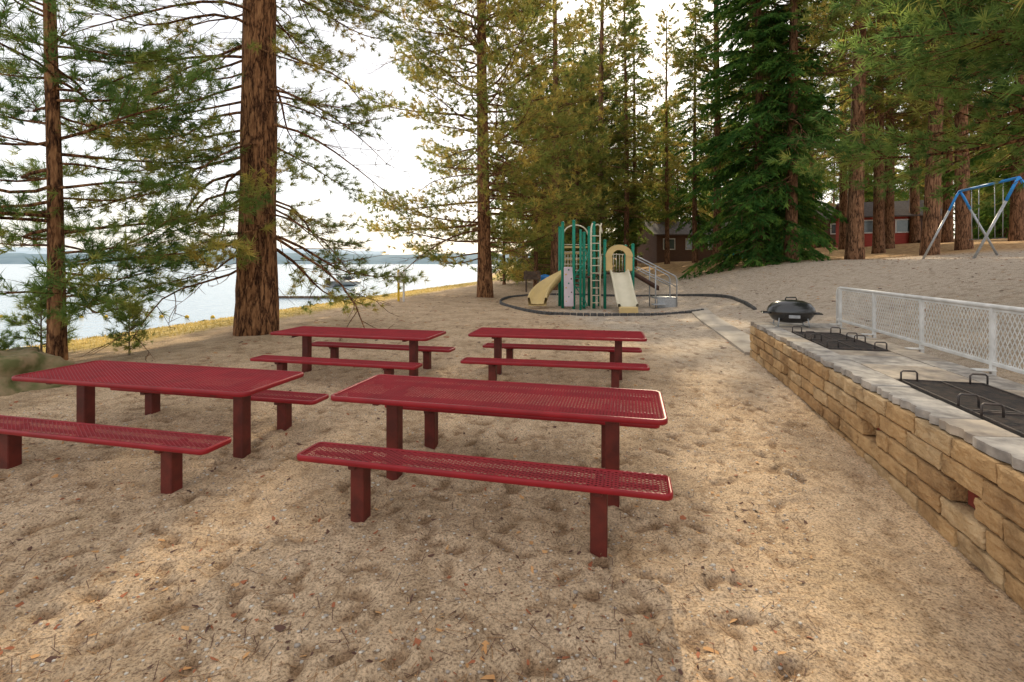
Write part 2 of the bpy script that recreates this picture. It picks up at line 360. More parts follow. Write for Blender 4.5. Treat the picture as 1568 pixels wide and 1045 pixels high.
def tree(seed,H,r0,r1,zmin,nb,Lf,kind='pine',pitch=(0.15,-.2),bk=None,flare=1.25,protoL=None,azw=None,sway=.12,sides=20,nproto=4,bare_low=0,zpow=.95):
    rng=np.random.default_rng(seed); bk=bk or {}
    mb=MB(); tr,P=trunk(H,r0,r1,rng,sides,flare,sway); mb.add(tr,0,True)
    Lm=protoL or max(Lf(f) for f in np.linspace(0,1,20))
    lens=[Lm,Lm*.72,Lm*.5,Lm*.3]
    protos=[[branch(l,rng,kind,**bk) for _ in range(nproto)] for l in lens]
    bares=[branch(Lm*.6,rng,'pine',bare=1.0,dens=5,droop=.45,rise=.05,up=.05,wood=.9) for _ in range(3)] if bare_low else None
    for i in range(nb):
        f=(i+rng.random())/nb; z=zmin+(H-zmin)*f**zpow
        if z>H*.995: z=H*.99
        az=rng.uniform(-math.pi,math.pi) if azw is None else azw(rng,f)
        l=Lf(f)*rng.uniform(.65,1.15)
        isb=bares is not None and rng.random()<bare_low*(1-f)
        k=int(np.argmin([abs(l-x) for x in lens])); pr=protos[k][rng.integers(nproto)]; s=l/lens[k]
        if isb: pr=bares[rng.integers(3)]; s=l/(Lm*.6)
        e=pitch[1]+(pitch[0]-pitch[1])*f+rng.normal(0,.1); roll=rng.normal(0,.25)
        c=np.array([np.interp(z,P[:,2],P[:,0]),np.interp(z,P[:,2],P[:,1]),z])
        M=np.array(Matrix.Rotation(az,3,'Z')@Matrix.Rotation(-e,3,'Y')@Matrix.Rotation(roll,3,'X'))*s
        fl=1 if rng.random()<.5 else -1; M=M@np.diag([1,fl,1])
        mb.addmb(pr,lambda v:v@M.T+c)
    return mb
def tmesh(name,mb,bark,leaf):
    return mb.mesh(name,[bark,leaf])

t1=tree(11,15,.13,.035,1.0,112,lambda f:3.1*(1-.66*f)*(1 if f>.1 else .75),bk=dict(ln=.21,n=26,w=.012,dens=5.2,rise=.12,droop=.2,up=.3,step=.135),pitch=(.45,-.15),zpow=1.1)
put('pine_tree',tmesh('slender_pine',t1,M_bark,M_pine),None,(-7.95,8.5,g(-7.95,8.5)-.05))
t2=tree(22,30,.42,.2,2.1,180,lambda f:3.8*(1-.45*f),bk=dict(ln=.21,n=22,w=.016,dens=4.8,rise=.0,droop=.45,up=.4,step=.15),pitch=(.2,-.28),flare=1.2,bare_low=.5,sides=40,zpow=1.15)
put('pine_tree',tmesh('large_pine',t2,M_bark,M_pine2),None,(-6.05,11.5,g(-6.05,11.5)-.05),tilt=(0,.025))
t3=tree(33,29,.37,.12,2.0,200,lambda f:6.8*(1-.6*f)*(.7+.3*min(1,f*6)),bk=dict(ln=.28,n=12,w=.042,dens=4.0,rise=.05,droop=.25,up=.35,step=.26,wood=1.1),pitch=(.45,-.12),bare_low=.15)
put('pine_tree',tmesh('open_pine',t3,M_bark,M_pine2),None,(-1.38,25,g(-1.38,25)-.05))
FB=dict(ln=.3,n=7,w=.085,dens=4.6,rise=.05,droop=.35,up=.1,step=.2); PB=dict(ln=.34,n=10,w=.065,dens=3.8,rise=.05,droop=.2,up=.3,step=.28)
firA=tmesh('dense_fir',tree(41,26,.3,.04,.9,240,lambda f:4.3*(1-.85*f)+.3,'fir',bk=FB,pitch=(.25,-.35),sides=12),M_bark2,M_fir)
firB=tmesh('tall_fir',tree(42,30,.3,.04,4.,190,lambda f:3.1*(1-.8*f)+.3,'fir',bk=FB,pitch=(.3,-.35),sides=12,bare_low=.3),M_bark2,M_fir)
pinA=tmesh('tall_pine',tree(43,30,.3,.06,5.,135,lambda f:4.2*(1-.65*f),bk=PB,pitch=(.4,-.1),sides=12,bare_low=.3),M_bark2,M_pine2)
pinB=tmesh('low_pine',tree(44,16,.18,.04,.5,130,lambda f:3.4*(1-.75*f),bk=PB,pitch=(.5,-.05),sides=12),M_bark2,M_pine2)
pinC=tmesh('bare_stem_pine',tree(45,30,.34,.12,8,130,lambda f:4.6*(1-.6*f),bk=PB,pitch=(.35,-.25),sides=14,bare_low=.4),M_bark2,M_pine2)
def T(nm,me,x,y,rz,sc=1.0,tilt=(0,0)): put(nm,me,None,(x,y,g(x,y)-.1),rz,sc,tilt)
T('fir_tree',firA,13.9,27.5,.3,1.0); T('fir_tree',firB,14.9,26,1.2,1.05); T('pine_tree',pinC,17.6,25,.5,1.1,(0,.03))
T('fir_tree',firB,16.2,32,3.3,1.0); T('fir_tree',firA,18.5,36,2.,.9)
T('pine_tree',pinA,7.0,38,.7,1.05); T('pine_tree',pinB,1.6,33,.2,.9); T('pine_tree',pinB,4.6,35,2.2,1.0); T('pine_tree',pinB,-.6,38,4.,.7)
T('pine_tree',pinA,2.7,31,4.4,.95)
T('fir_tree',firB,11.3,45,2.,.86); T('pine_tree',pinA,13.4,42,1.9,.72); T('fir_tree',firB,14.3,38,5.,.72); T('pine_tree',pinC,14.3,34,2.9,.85)
T('pine_tree',pinC,25.5,33,1.1,.95); T('pine_tree',pinC,31.5,38,4.1,1.); T('pine_tree',pinC,20.6,24.,2.2,1.,(0,-.02)); T('pine_tree',pinC,23.4,25.2,5.2,.95); T('fir_tree',firB,28.,27,.2,1.0)
T('pine_tree',pinC,22.6,30,.3,.9); T('pine_tree',pinC,29.5,33,2.8,.9); T('pine_tree',pinC,26.6,39,3.6,.95); T('pine_tree',pinA,35,40,1.6,.95)
T('pine_tree',pinA,9.6,41,3.7,.85); T('fir_tree',firA,3.3,44,1.7,.85); T('pine_tree',pinB,7.6,43,5.5,1.2); T('fir_tree',firA,6.0,47,.4,.9)
t9=tree(55,17,.4,.1,3.1,120,lambda f:5.0*(1-.5*f),bk=dict(ln=.2,n=20,w=.017,dens=4.8,rise=.05,droop=.3,up=.2,step=.15),pitch=(.3,-.12),azw=lambda r,f:r.uniform(1.6,4.6))
put('pine_tree',tmesh('near_pine',t9,M_bark,M_pine),None,(10.3,6.6,g(10.3,6.6)-.1))
ts=tree(61,1.1,.02,.006,.12,26,lambda f:.5*(1-.6*f),bk=dict(ln=.13,n=16,w=.01,dens=9,step=.08),pitch=(.7,.15),sides=6,flare=1.05,sway=.02)
mes=tmesh('pine_sapling_mesh',ts,M_twig,M_pine)
put('pine_sapling',mes,None,(-7.0,8.9,g(-7,8.9)-.03),0,.75); put('pine_sapling',mes,None,(-8.9,9.2,g(-8.9,9.2)-.03),1.4,1.05); put('pine_sapling',mes,None,(-7.6,7.2,g(-7.6,7.2)),2.4,.5)
forest=empty('distant_forest')
rr=np.random.default_rng(8); pts=[]
for i in range(3000):
    y=rr.uniform(47,110); x=rr.uniform(.0,1.2)*y
    if any((x-a)**2+(y-b_)**2<22 for a,b_ in pts): continue
    pts.append((x,y))
    if len(pts)>=75: break
for i,(x,y) in enumerate(pts):
    u=784+745*x/y; me=[firA,firB,pinA,pinB,pinC][rr.integers(5)]
    H={'dense_fir':26,'tall_fir':30,'tall_pine':30,'low_pine':16,'bare_stem_pine':30}[me.name]
    lim=(1.75+.3*y) if 940<u<1070 else 99
    sc=min(rr.uniform(.7,1.0),lim/H)
    put('forest_tree',me,forest,(x,y,g(x,y)-.2),rr.uniform(0,6),sc)

# ------------------------------------------------------------------ picnic tables
def rrect(hx,hy,r,n=6):
    p=[]
    for cx,cy,a0 in ((hx-r,hy-r,0),(-hx+r,hy-r,90),(-hx+r,-hy+r,180),(hx-r,-hy+r,270)):
        for k in range(n+1):
            a=math.radians(a0+90*k/n); p.append((cx+r*math.cos(a),cy+r*math.sin(a)))
    return np.array(p)
def inside(x,y,hx,hy,r):
    dx=np.maximum(np.abs(x)-(hx-r),0);dy=np.maximum(np.abs(y)-(hy-r),0)
    return dx*dx+dy*dy<r*r
def panel(mb,cx,cy,z,hx,hy,r,mi):
    prof=[(0.004,-.036),(0,-.03),(0,-.008),(.003,-.002),(.009,0),(.024,-.001),(.028,-.006),(.024,-.01),(.012,-.036)]
    rings=[]
    for o,dz in prof:
        p=rrect(hx-o,hy-o,max(r-o,.004)); rings.append(np.column_stack([p[:,0]+cx,p[:,1]+cy,np.full(len(p),z+dz)]))
    V=np.concatenate(rings); n=len(rings[0]); m=len(prof)
    q=[(i*n+j,i*n+(j+1)%n,((i+1)%m)*n+(j+1)%n,((i+1)%m)*n+j) for i in range(m) for j in range(n)]
    mb.add((V,quads(q)),mi,True)
    a,bb=.0225,.0135
    I=np.arange(-int(hx/a)-2,int(hx/a)+3); J=np.arange(-int(hy/bb)-2,int(hy/bb)+3)
    ii,jj=np.meshgrid(I,J); k=((ii+jj)%2==0); x=(ii*a)[k];y=(jj*bb)[k]
    k=inside(x,y,hx-.015,hy-.012,r-.012); x=x[k];y=y[k]
    s=.72; off=np.array([(a,0),(0,bb),(-a,0),(0,-bb),(a*s,0),(0,bb*s),(-a*s,0),(0,-bb*s)])
    V=np.zeros((len(x),8,3)); V[:,:,0]=np.clip(x[:,None]+off[:,0],-hx+.004,hx-.004)+cx; V[:,:,1]=y[:,None]+off[:,1]+cy; V[:,:,2]=z-.005; V[:,4:,2]-=.004
    qq=np.array([(i,(i+1)%4,4+(i+1)%4,4+i) for i in range(4)])
    q=(np.arange(len(x))[:,None,None]*8+qq).reshape(-1,4)
    mb.add((V.reshape(-1,3),quads(q)),mi)
TZ=.755;SZ=.455;BO=.61
mb=MB(); panel(mb,0,0,TZ,1.22,.38,.07,0); m_top=mb.mesh('table_top',[M_red])
mb=MB(); panel(mb,0,0,SZ,1.22,.14,.05,0); m_seat=mb.mesh('bench_seat',[M_red])
mb=MB()
for sx in (-.86,.86):
    mb.add(box((sx,0,TZ/2-.18),(.10,.10,TZ+.27),.006)); mb.add(box((sx,0,TZ-.05),(.05,.62,.035),.004)); mb.add(box((sx,0,TZ-.055),(.16,.16,.012),.002))
for sy in (-.2,.2): mb.add(box((0,sy,TZ-.028),(2.3,.03,.03),.003))
m_leg=mb.mesh('table_legs',[M_post])
mb=MB()
for sx in (-.80,.80):
    mb.add(box((sx,0,SZ/2-.18),(.10,.10,SZ+.26),.006)); mb.add(box((sx,0,SZ-.052),(.05,.24,.03),.004)); mb.add(box((sx,0,SZ-.05),(.15,.13,.012),.002))
mb.add(box((0,0,SZ-.026),(2.3,.025,.026),.003))
m_bleg=mb.mesh('bench_legs',[M_post])
for (x,y,a) in ((-.11,3.72,-13.5),(-3.15,4.36,-13),(-2.22,7.05,-13.5),(.64,6.95,-10.5)):
    e=empty('picnic_table',(x,y,0),math.radians(a))
    put('table_top',m_top,e); put('table_legs',m_leg,e)
    for k,s in enumerate((-1,1)):
        put('bench_seat_%d'%(k+1),m_seat,e,(0,s*BO,0)); put('bench_legs_%d'%(k+1),m_bleg,e,(0,s*BO,0))

# ------------------------------------------------------------------ block wall / barbecue counter
WA=math.radians(75.56); WL=(2.03,.03,0)
wall=empty('stone_block_barbecue_wall',WL,WA)
rng=np.random.default_rng(4)
mb=MB(); S0,S1=.2,8.72
mb.add(box(((S0+S1)/2,-.612,.19),(S1-S0-.06,1.14,.96)),0)
vents=[3.0,4.18,6.6,8.1]
nc=6;ch=.138;ZB=-.162
for c_ in range(nc):
    z0=ZB+c_*ch; s=S0-(0 if c_%2 else .21)-rng.uniform(0,.04)
    while s<S1-.02:
        l=.41+rng.uniform(-.02,.02); e=min(s+l,S1)
        if S1-e<.12: e=S1
        segs=[(max(s,S0),e)]
        if c_==3:
            for vv in vents:
                a,b_=vv-.1,vv+.1; ns=[]
                for (p,q_) in segs:
                    if q_<=a or p>=b_: ns.append((p,q_))
                    else:
                        if a-p>.04: ns.append((p,a))
                        if q_-b_>.04: ns.append((b_,q_))
                segs=ns
        for (p,q_) in segs:
            if q_-p<.03: continue
            bm=bmesh.new(); bmesh.ops.create_cube(bm,size=1); bmesh.ops.subdivide_edges(bm,edges=bm.edges[:],cuts=6,use_grid_fill=True)
            sx,sy,sz=q_-p-.016,.12,ch-.014; cc=Vector(((p+q_)/2,.0+rng.uniform(-.008,.008),z0+ch/2)); tw=rng.uniform(-.004,.004)
            for v in bm.verts:
                co=v.co; k_=sum(1 for a_ in co if abs(a_)>.49)
                if k_>=2: co=Vector((co.x*.988,co.y*.92,co.z*.96))
                w_=Vector((co.x*sx,co.y*sy,co.z*sz))+cc
                nn=noise.noise_vector(w_*9)*.004+noise.noise_vector(w_*30)*.006
                v.co=w_+Vector((nn.x*.5,nn.y*1.8,nn.z*.5))+Vector((0,0,tw*co.x))
            r_=rng.random(); mb.add(bm_arrays(bm),1 if r_<.55 else (2 if r_<.85 else 4),False)
        s=e+.0001
for c_ in range(nc):
    t=-.06-rng.uniform(0,.2)
    while t>-1.15:
        l=rng.uniform(.3,.45); mb.add(box((S1-.02+rng.uniform(-.006,.006),t-l/2,ZB+c_*ch+ch/2),(.06,l-.014,ch-.012),.008),1 if rng.random()<.6 else 2); t-=l
for vv in vents:
    mb.add(box((vv,-.038,ZB+3.5*ch),(.2,.012,ch)),3)
mb.obj('block_face',[M_mortar,M_block,M_block2,M_brickred,M_block3],wall)
mb=MB()
grates=[(2.55,4.45,.26,.88),(6.05,7.5,.26,.88)]
def slab(p,z0,z1):
    p=np.array(p); n=len(p); c=p.mean(0)
    V=[]
    for z_,s_ in ((z0,1.),(z1-.006,1.),(z1,.985)):
        V+= [(c[0]+(a-c[0])*s_,c[1]+(b_-c[1])*s_,z_) for a,b_ in p]
    q=[(r*n+j,r*n+(j+1)%n,(r+1)*n+(j+1)%n,(r+1)*n+j) for r in range(2) for j in range(n)]
    t=list(map(tuple,quads(q)))+[(2*n,2*n+j,2*n+j+1) for j in range(1,n-1)]
    return V,t
def strip(s0,s1,t0,t1,front):
    s=s0; sk0=0
    while s<s1-.02:
        e=min(s+rng.uniform(.3,.75),s1)
        if s1-e<.25:e=s1
        sk1=0 if e==s1 else rng.uniform(-.07,.07)
        gpx=.006; a=[]; m=9
        for i in range(m+1):
            ss=s+gpx+(e-s-2*gpx)*i/m; a.append((ss,-(t0-(.03+rng.uniform(-.025,.025) if front else -.004))))
        b_=[(e-gpx+sk1,-(t1-.004)),(s+gpx+sk0,-(t1-.004))]
        h=.725+rng.uniform(-.007,.007)
        mb.add(slab((a+b_)[::-1],.668,h),rng.integers(2))
        s=e; sk0=sk1
strip(S0,S1+.03,0,.24,True)
prev=S0
for (a,b_,t0,t1) in grates:
    strip(prev,a-.02,.24,.9,False); prev=b_+.02
strip(prev,S1+.03,.24,.9,False); strip(S0,S1+.03,.9,1.2,False)
mb.obj('flagstone_cap',[M_flag,M_flag2],wall)
for gi,(a,b_,t0,t1) in enumerate(grates):
    mb=MB(); mb.add(box(((a+b_)/2,-(t0+t1)/2,.679),(b_-a,t1-t0,.012)),0)
    for s in np.arange(a+.02,b_,.028): mb.add(box((s,-(t0+t1)/2,.722),(.009,t1-t0-.02,.009)),1)
    for tt in (t0+.01,(t0+t1)/2,t1-.01): mb.add(box(((a+b_)/2,-tt,.728),(b_-a-.01,.016,.014)),1)
    for s in (a+.02,(a+b_)/2-.02,(a+b_)/2+.02,b_-.02): mb.add(box((s,-(t0+t1)/2,.729),(.016,t1-t0,.016)),1)
    for s in (a+.05,(a+b_)/2-.12,(a+b_)/2+.12,b_-.05):
        for tt in (t0+.06,t1-.06):
            P=[(s,-tt-.06,.73),(s,-tt-.06,.80),(s,-tt-.045,.815),(s,-tt+.045,.815),(s,-tt+.06,.80),(s,-tt+.06,.73)]
            mb.add(tube(P,.008,6),2,True)
    mb.obj('grill_grate_%d'%(gi+1),[M_ash,M_steel,M_steel],wall)

fence=empty('white_mesh_fence',WL,WA)
mb=MB(); FT=-1.3; f0,f1=.3,8.75
mb.add(tube([(f0,FT,1.34),(f1-.12,FT,1.34),(f1-.04,FT,1.32),(f1,FT,1.26),(f1,FT,.1)],.022,8),0,True)
mb.add(box(((f0+f1)/2,FT,.80),(f1-f0,.035,.035),.004)); mb.add(box(((f0+f1)/2,FT,1.305),(f1-f0,.012,.02)))
s=f0
while s<f1: mb.add(box((s,FT,.68),(.04,.04,1.28),.004)); mb.add(box((s,FT+.07,.735),(.09,.16,.01))); s+=1.19
mb.obj('frame',[M_white],fence)
mb=MB(); p=.058; zb,zt=.81,1.30; h=zt-zb
for x0 in np.arange(f0-h*.5,f1,p):
    for dr in (1,-1):
        A=np.array([x0,0,zb]) if dr==1 else np.array([x0,0,zt]); B=A+np.array([h*.59,0,h*dr])
        if A[0]<f0 or B[0]>f1: continue
        dx=.0075; mb.add(([(A[0]-dx,FT+dr*.002,A[2]),(A[0]+dx,FT+dr*.002,A[2]),(B[0]+dx,FT+dr*.002,B[2]),(B[0]-dx,FT+dr*.002,B[2])],[(0,1,2),(0,2,3)]))
mb.obj('diamond_mesh',[M_white],fence)

bb=empty('portable_barbecue',(4.5,7.85,.725),math.radians(-18))
def lathe(prof,n=32,sx=1,sy=1,c=(0,0,0)):
    V=[];m=len(prof)
    for r,z in prof:
        for j in range(n):
            a=2*np.pi*j/n; V.append((c[0]+sx*r*np.cos(a),c[1]+sy*r*np.sin(a),c[2]+z))
    q=[(i*n+j,i*n+(j+1)%n,(i+1)*n+(j+1)%n,(i+1)*n+j) for i in range(m-1) for j in range(n)]
    return V,quads(q)
mb=MB(); mb.add(lathe([(.0,.06),(.5,.07),(.82,.12),(.98,.20),(1,.235)],sx=.34,sy=.25),0,True); mb.obj('bowl',[M_black],bb)
mb=MB(); mb.add(lathe([(1.03,.235),(1.03,.255),(.98,.31),(.82,.375),(.5,.42),(.0,.435)],sx=.34,sy=.25),0,True)
mb.add(tube([(-.08,0,.43),(-.07,0,.47),(.07,0,.47),(.08,0,.43)],.011,8),0,True); mb.obj('lid',[M_black],bb)
mb=MB()
for sx in (-1,1):
    mb.add(tube([(sx*.30,-.1,.22),(sx*.42,-.09,.22),(sx*.42,.09,.22),(sx*.30,.1,.22)],.012,8),0,True)
    mb.add(tube([(sx*.2,-.17,.15),(sx*.22,-.2,.012),(sx*.22,.2,.012),(sx*.2,.17,.15)],.009,8),1,True)
mb.add(box((0,-.245,.18),(.16,.02,.05),.005),1)
mb.obj('legs_and_handles',[M_black,M_galv],bb)

mb=MB(); w=np.array([.2494,.9684]); nn_=np.array([.9684,-.2494])
o=np.array([2.03,.03]); rows=[]
ss=np.linspace(8.8,17.2,30)
for s in ss:
    for t,dz in ((-.12,-.1),(-.12,.05),(.42,.05),(.42,-.1)):
        p_=o+w*s+nn_*(t-.1*math.sin((s-8.8)*.25)); rows.append((p_[0],p_[1],g(*p_)+dz))
q=[(i*4+j,i*4+j+1,(i+1)*4+j+1,(i+1)*4+j) for i in range(29) for j in range(3)]+[(0,1,2,3)]
mb.add((rows,quads(q))); mb.obj('concrete_path',[M_conc])
def border(name,pts_,r=.07):
    P=[]; pts_=np.array(pts_,float)
    for i in range(len(pts_)-1):
        p0=pts_[max(i-1,0)];p1=pts_[i];p2=pts_[i+1];p3=pts_[min(i+2,len(pts_)-1)]
        for t in np.linspace(0,1,9)[:-1]:
            P.append(.5*((2*p1)+(-p0+p2)*t+(2*p0-5*p1+4*p2-p3)*t*t+(-p0+3*p1-3*p2+p3)*t**3))
    P.append(pts_[-1]); P=np.array(P); z=gz(P[:,0],P[:,1])+.03
    m=MB()
    for i in range(len(P)-1):
        a,b_=P[i],P[i+1]; l=np.linalg.norm(b_-a); m.add(box((*(a+b_)/2,(z[i]+z[i+1])/2),(l-.02,.09,.13),.02,math.atan2(b_[1]-a[1],b_[0]-a[0]),0,-math.atan2(z[i+1]-z[i],l)))
    m.obj(name,[M_blackp])
border('playground_border',[(6.4,16.2),(4.8,16.05),(2.8,16.0),(1.2,16.6),(.2,18.4),(-.5,21.2),(-.1,24.5),(1.8,26.5),(4.5,26),(6.3,23.5),(8.0,19.5),(7.9,16.8),(7.3,14.6)])

# ------------------------------------------------------------------ playground structure
pg=empty('playground_structure',(0,0,0))
mb=MB()
gp=[(1.95,18.7,3.3),(2.35,18.5,3.35),(2.75,18.6,2.9),(1.95,19.9,3.2),(3.15,18.7,3.3),(3.15,19.9,3.2),(3.55,18.6,2.6),(4.62,18.6,2.45),(3.55,19.8,2.6),(4.62,19.8,2.45)]
for x,y,h in gp: mb.add(tube([(x,y,-.2),(x,y,h)],.06,12),0,True); mb.add(ico((x,y,h),(.07,.07,.05),2),0,True)
mb.obj('posts',[M_green],pg)
mb=MB(); mb.add(box((2.55,19.3,1.2),(1.2,1.2,.06),.01)); mb.add(box((4.08,19.2,1.35),(1.08,1.2,.06),.01)); mb.add(box((3.35,19.3,1.28),(.42,.9,.05),.01)); mb.obj('decks',[M_brownp],pg)
def chute(P,w,h,mi,mb):
    P=np.array(P,float); T=np.gradient(P,axis=0); T[:,2]=0; T=norm(T); S=np.stack([-T[:,1],T[:,0],T[:,2]],1); V=[]
    prof=[(-.5,h),(-.56,h-.03),(-.52,-.06),(.52,-.06),(.56,h-.03),(.5,h),(.44,h-.02),(.36,.02),(0,0),(-.36,.02),(-.44,h-.02)]
    for p_,s_ in zip(P,S):
        for a,z_ in prof: V.append(p_+s_*a*w+np.array([0,0,z_]))
    n=len(prof); q=[(i*n+j,i*n+(j+1)%n,(i+1)*n+(j+1)%n,(i+1)*n+j) for i in range(len(P)-1) for j in range(n)]
    mb.add((V,quads(q)),mi,True)
mb=MB(); t=np.linspace(0,1,14); chute(np.stack([4.08+0*t,18.6-1.55*t,1.38-1.22*sst(0,1,t*.92+.04)],1),.66,.16,0,mb); mb.obj('double_slide',[M_beige],pg)
mb=MB(); mb.add(box((4.08,17.05,.1),(.66,.16,.24),.03)); mb.obj('slide_foot',[M_tan],pg)
mb=MB(); a=np.linspace(0,1.5,14); chute(np.stack([2.0-1.05*np.sin(a),19.4-1.2*(1-np.cos(a)),1.2-1.0*(a/1.5)],1),.65,.26,0,mb); mb.obj('curved_slide',[M_tan],pg)
mb=MB(); A=np.linspace(0,np.pi,17); V=[]
for yy in (18.5,18.62):
    for rr_ in (.27,.52):
        for a in A: V.append((4.08+rr_*math.cos(a),yy,1.98+(.9 if rr_>.3 else 1)*rr_*math.sin(a)))
n=17;q=[]
for i in range(n-1): q+=[(i,i+1,n+i+1,n+i),(2*n+i,3*n+i,3*n+i+1,2*n+i+1),(n+i,n+i+1,3*n+i+1,3*n+i),(i,2*n+i,2*n+i+1,i+1)]
mb.add((V,quads(q))); mb.add(box((3.7,18.56,1.72),(.25,.1,.55),.02)); mb.add(box((4.46,18.56,1.72),(.25,.1,.55),.02)); mb.obj('slide_hood',[M_tan],pg)
mb=MB(); mb.add(box((4.08,18.54,2.36),(.36,.03,.16),.01)); mb.obj('hood_badge',[M_green],pg)
mb=MB(); mb.add(box((2.15,18.45,.85),(.36,.05,1.5),.02,0,-.08)); mb.obj('climbing_panel',[M_pink],pg)
mb=MB()
for i in range(8): mb.add(ico((2.05+.2*((i*7)%3)/2,18.40+.01*i,.3+.17*i),(.035,.03,.035),1),i%3,True)
mb.obj('climbing_holds',[M_yel,M_green,M_brownp],pg)
mb=MB()
for x in (2.98,3.32):
    mb.add(tube([(x,18.3,-.1),(x,18.35,2.9),(x+.03,18.4,3.15),(x+.08,18.5,3.25)],.03,8),0,True)
for z in np.arange(.25,2.9,.28): mb.add(tube([(2.98,18.33,z),(3.32,18.33,z)],.02,6),0,True)
for z in (1.45,1.7,1.95,2.2,2.5): mb.add(tube([(2.0,19.9,z),(3.15,19.9,z)],.018,6),0,True)
for x in np.arange(2.05,3.15,.12): mb.add(tube([(x,19.9,1.25),(x,19.9,2.1)],.013,5),0,True)
for x in np.arange(3.2,3.6,.12): mb.add(tube([(x,18.75,1.3),(x,18.75,2.0)],.013,5),0,True)
for x in np.arange(3.65,4.6,.12): mb.add(tube([(x,19.8,1.4),(x,19.8,2.1)],.013,5),0,True)
mb.add(tube([(3.55,19.8,2.1),(4.62,19.8,2.1)],.02,6),0,True)
A=np.linspace(0,np.pi,12)
mb.add(tube([(3.33+.18*math.cos(a),19,2.9+.35*math.sin(a)) for a in A],.03,8),0,True)
mb.add(tube([(2.6+.5*math.cos(a),19.9,2.9+.4*math.sin(a)) for a in A],.03,8),0,True)
mb.obj('ladders_and_rails',[M_beige],pg)
mb=MB(); 
for k in range(14):
    a=k*.55; mb.add(tube([(2.55,18.1,.15+k*.17),(2.55+.24*math.cos(a),18.1+.24*math.sin(a),.15+k*.17)],.02,6),0,True)
mb.add(tube([(2.55+.24*math.cos(a),18.1+.24*math.sin(a),.15+a/.55*.17) for a in np.arange(0,7.6,.3)],.022,6),0,True)
mb.add(tube([(2.55,18.1,-.1),(2.55,18.1,3.0)],.045,10),0,True); mb.obj('spiral_climber',[M_green],pg)
mb=MB(); t=np.linspace(0,1,8); chute(np.stack([4.65+1.0*t,18.95-.1*t,1.35-.6*t],1),.5,.12,0,mb); mb.obj('brown_ramp',[M_brownp],pg)
mb=MB()
for yy in (18.3,19.1):
    mb.add(tube([(4.7,yy,2.0),(5.2,yy,1.75),(6.15,yy,1.25),(6.2,yy,1.1),(6.2,yy,-.1)],.025,8),0,True); mb.add(tube([(4.7,yy,1.6),(6.2,yy,.85)],.02,8),0,True); mb.add(tube([(5.4,yy,1.65),(5.4,yy,-.1)],.025,8),0,True)
mb.add(box((5.85,18.7,.42),(.8,.7,.06),.01)); mb.add(box((5.85,18.33,.22),(.75,.04,.34),.01)); mb.add(box((5.5,18.2,.2),(.5,.3,.05),.01)); mb.obj('transfer_platform',[M_galv],pg)
mb=MB()
for z in (1.9,2.15,2.4): mb.add(box((2.55,19.95,z),(1.1,.03,.08),.01))
mb.obj('tan_panels',[M_tan],pg)

# ------------------------------------------------------------------ swing set
sw=empty('swing_set',(0,0,0))
A=np.array([18.4,20,4.7]);B=np.array([17.2,16.5,4.65]); pr=np.array([.95,-.32])
mb=MB(); mb.add(tube([A,B],.05,10),0,True)
mb2=MB()
for P_ in (A,B):
    for s in (1,-1):
        F=np.array([P_[0]+pr[0]*1.25*s,P_[1]+pr[1]*1.25*s,0]); F[2]=g(F[0],F[1])-.05; mid=P_*.72+F*.28
        mb.add(tube([P_,P_*.9+F*.1+np.array([0,0,.05]),mid],.045,10),0,True); mb2.add(tube([mid,F],.042,10),0,True)
mb.obj('blue_frame',[M_blue],sw)
for f in (.3,.7):
    c=A*(1-f)+B*f; ax=(B-A)/np.linalg.norm(B-A)*.25
    for s in (1,-1): mb2.add(tube([c+ax*s,c+ax*s*.9-np.array([0,0,2.0])],.012,5),0,True)
mb2.obj('steel_legs_and_chains',[M_galv],sw)
mb=MB()
for f in (.3,.7):
    c=A*(1-f)+B*f-np.array([0,0,2.02]); mb.add(box(c,(.18,.5,.03),.01,-.33))
mb.obj('swing_seats',[M_blackp],sw)

# ------------------------------------------------------------------ houses
def house(name,x,y,rz,Lx,Ly,H,rh,wallm,ground_z):
    e=empty(name,(x,y,ground_z),rz)
    m=MB(); m.add(box((0,0,H/2-.5),(Lx,Ly,H+1)))
    m.add(([(-Lx/2,-Ly/2,H),(-Lx/2,Ly/2,H),(-Lx/2,0,H+rh),(Lx/2,-Ly/2,H),(Lx/2,Ly/2,H),(Lx/2,0,H+rh)],[(0,2,1),(3,4,5)])); m.obj('walls',[wallm],e)
    m=MB(); ov=.5; sl=math.atan2(rh,Ly/2); l=math.hypot(Ly/2+ov,rh+ov*rh/(Ly/2))
    for s in (1,-1):
        cy=s*(Ly/2+ov)/2; cz=H+rh-(rh+ov*rh/(Ly/2))/2+.07; m.add(box((0,cy,cz),(Lx+2*ov,l,.12),.01,0,-s*sl))
    m.obj('roof',[M_roof],e)
    m=MB();m2=MB()
    for wx in np.arange(-Lx/2+1.2,Lx/2-.8,2.2):
        m.add(box((wx,-Ly/2-.02,H*.58),(1.0,.05,.9))); 
        for dx in (-.55,.55): m2.add(box((wx+dx,-Ly/2-.04,H*.58),(.09,.08,1.1)))
        for dz in (-.5,.5): m2.add(box((wx,-Ly/2-.045,H*.58+dz),(1.02,.07,.09)))
    m.obj('windows',[M_glass],e); m2.obj('window_trim',[M_white],e)
    m=MB(); m.add(box((Lx/2-.65,-Ly/2-.03,1.0),(.85,.06,2.0))); m.add(box((Lx/2-.65,-Ly/2-.6,.05),(1.6,1.1,.12))); m.obj('door_and_step',[M_brownp],e)
    m=MB(); m.add(box((-Lx/4,Ly/6,H+rh*.9),(.6,.6,1.4),.02)); m.obj('chimney',[M_block],e)
house('brown_cabin',18.5,50,.05,9.5,6,2.4,1.3,M_cabin,g(18.5,50)+.2)
house('red_house',31.2,41,-.35,5.5,5,2.2,1.2,M_redh,g(31.2,41)+.1)
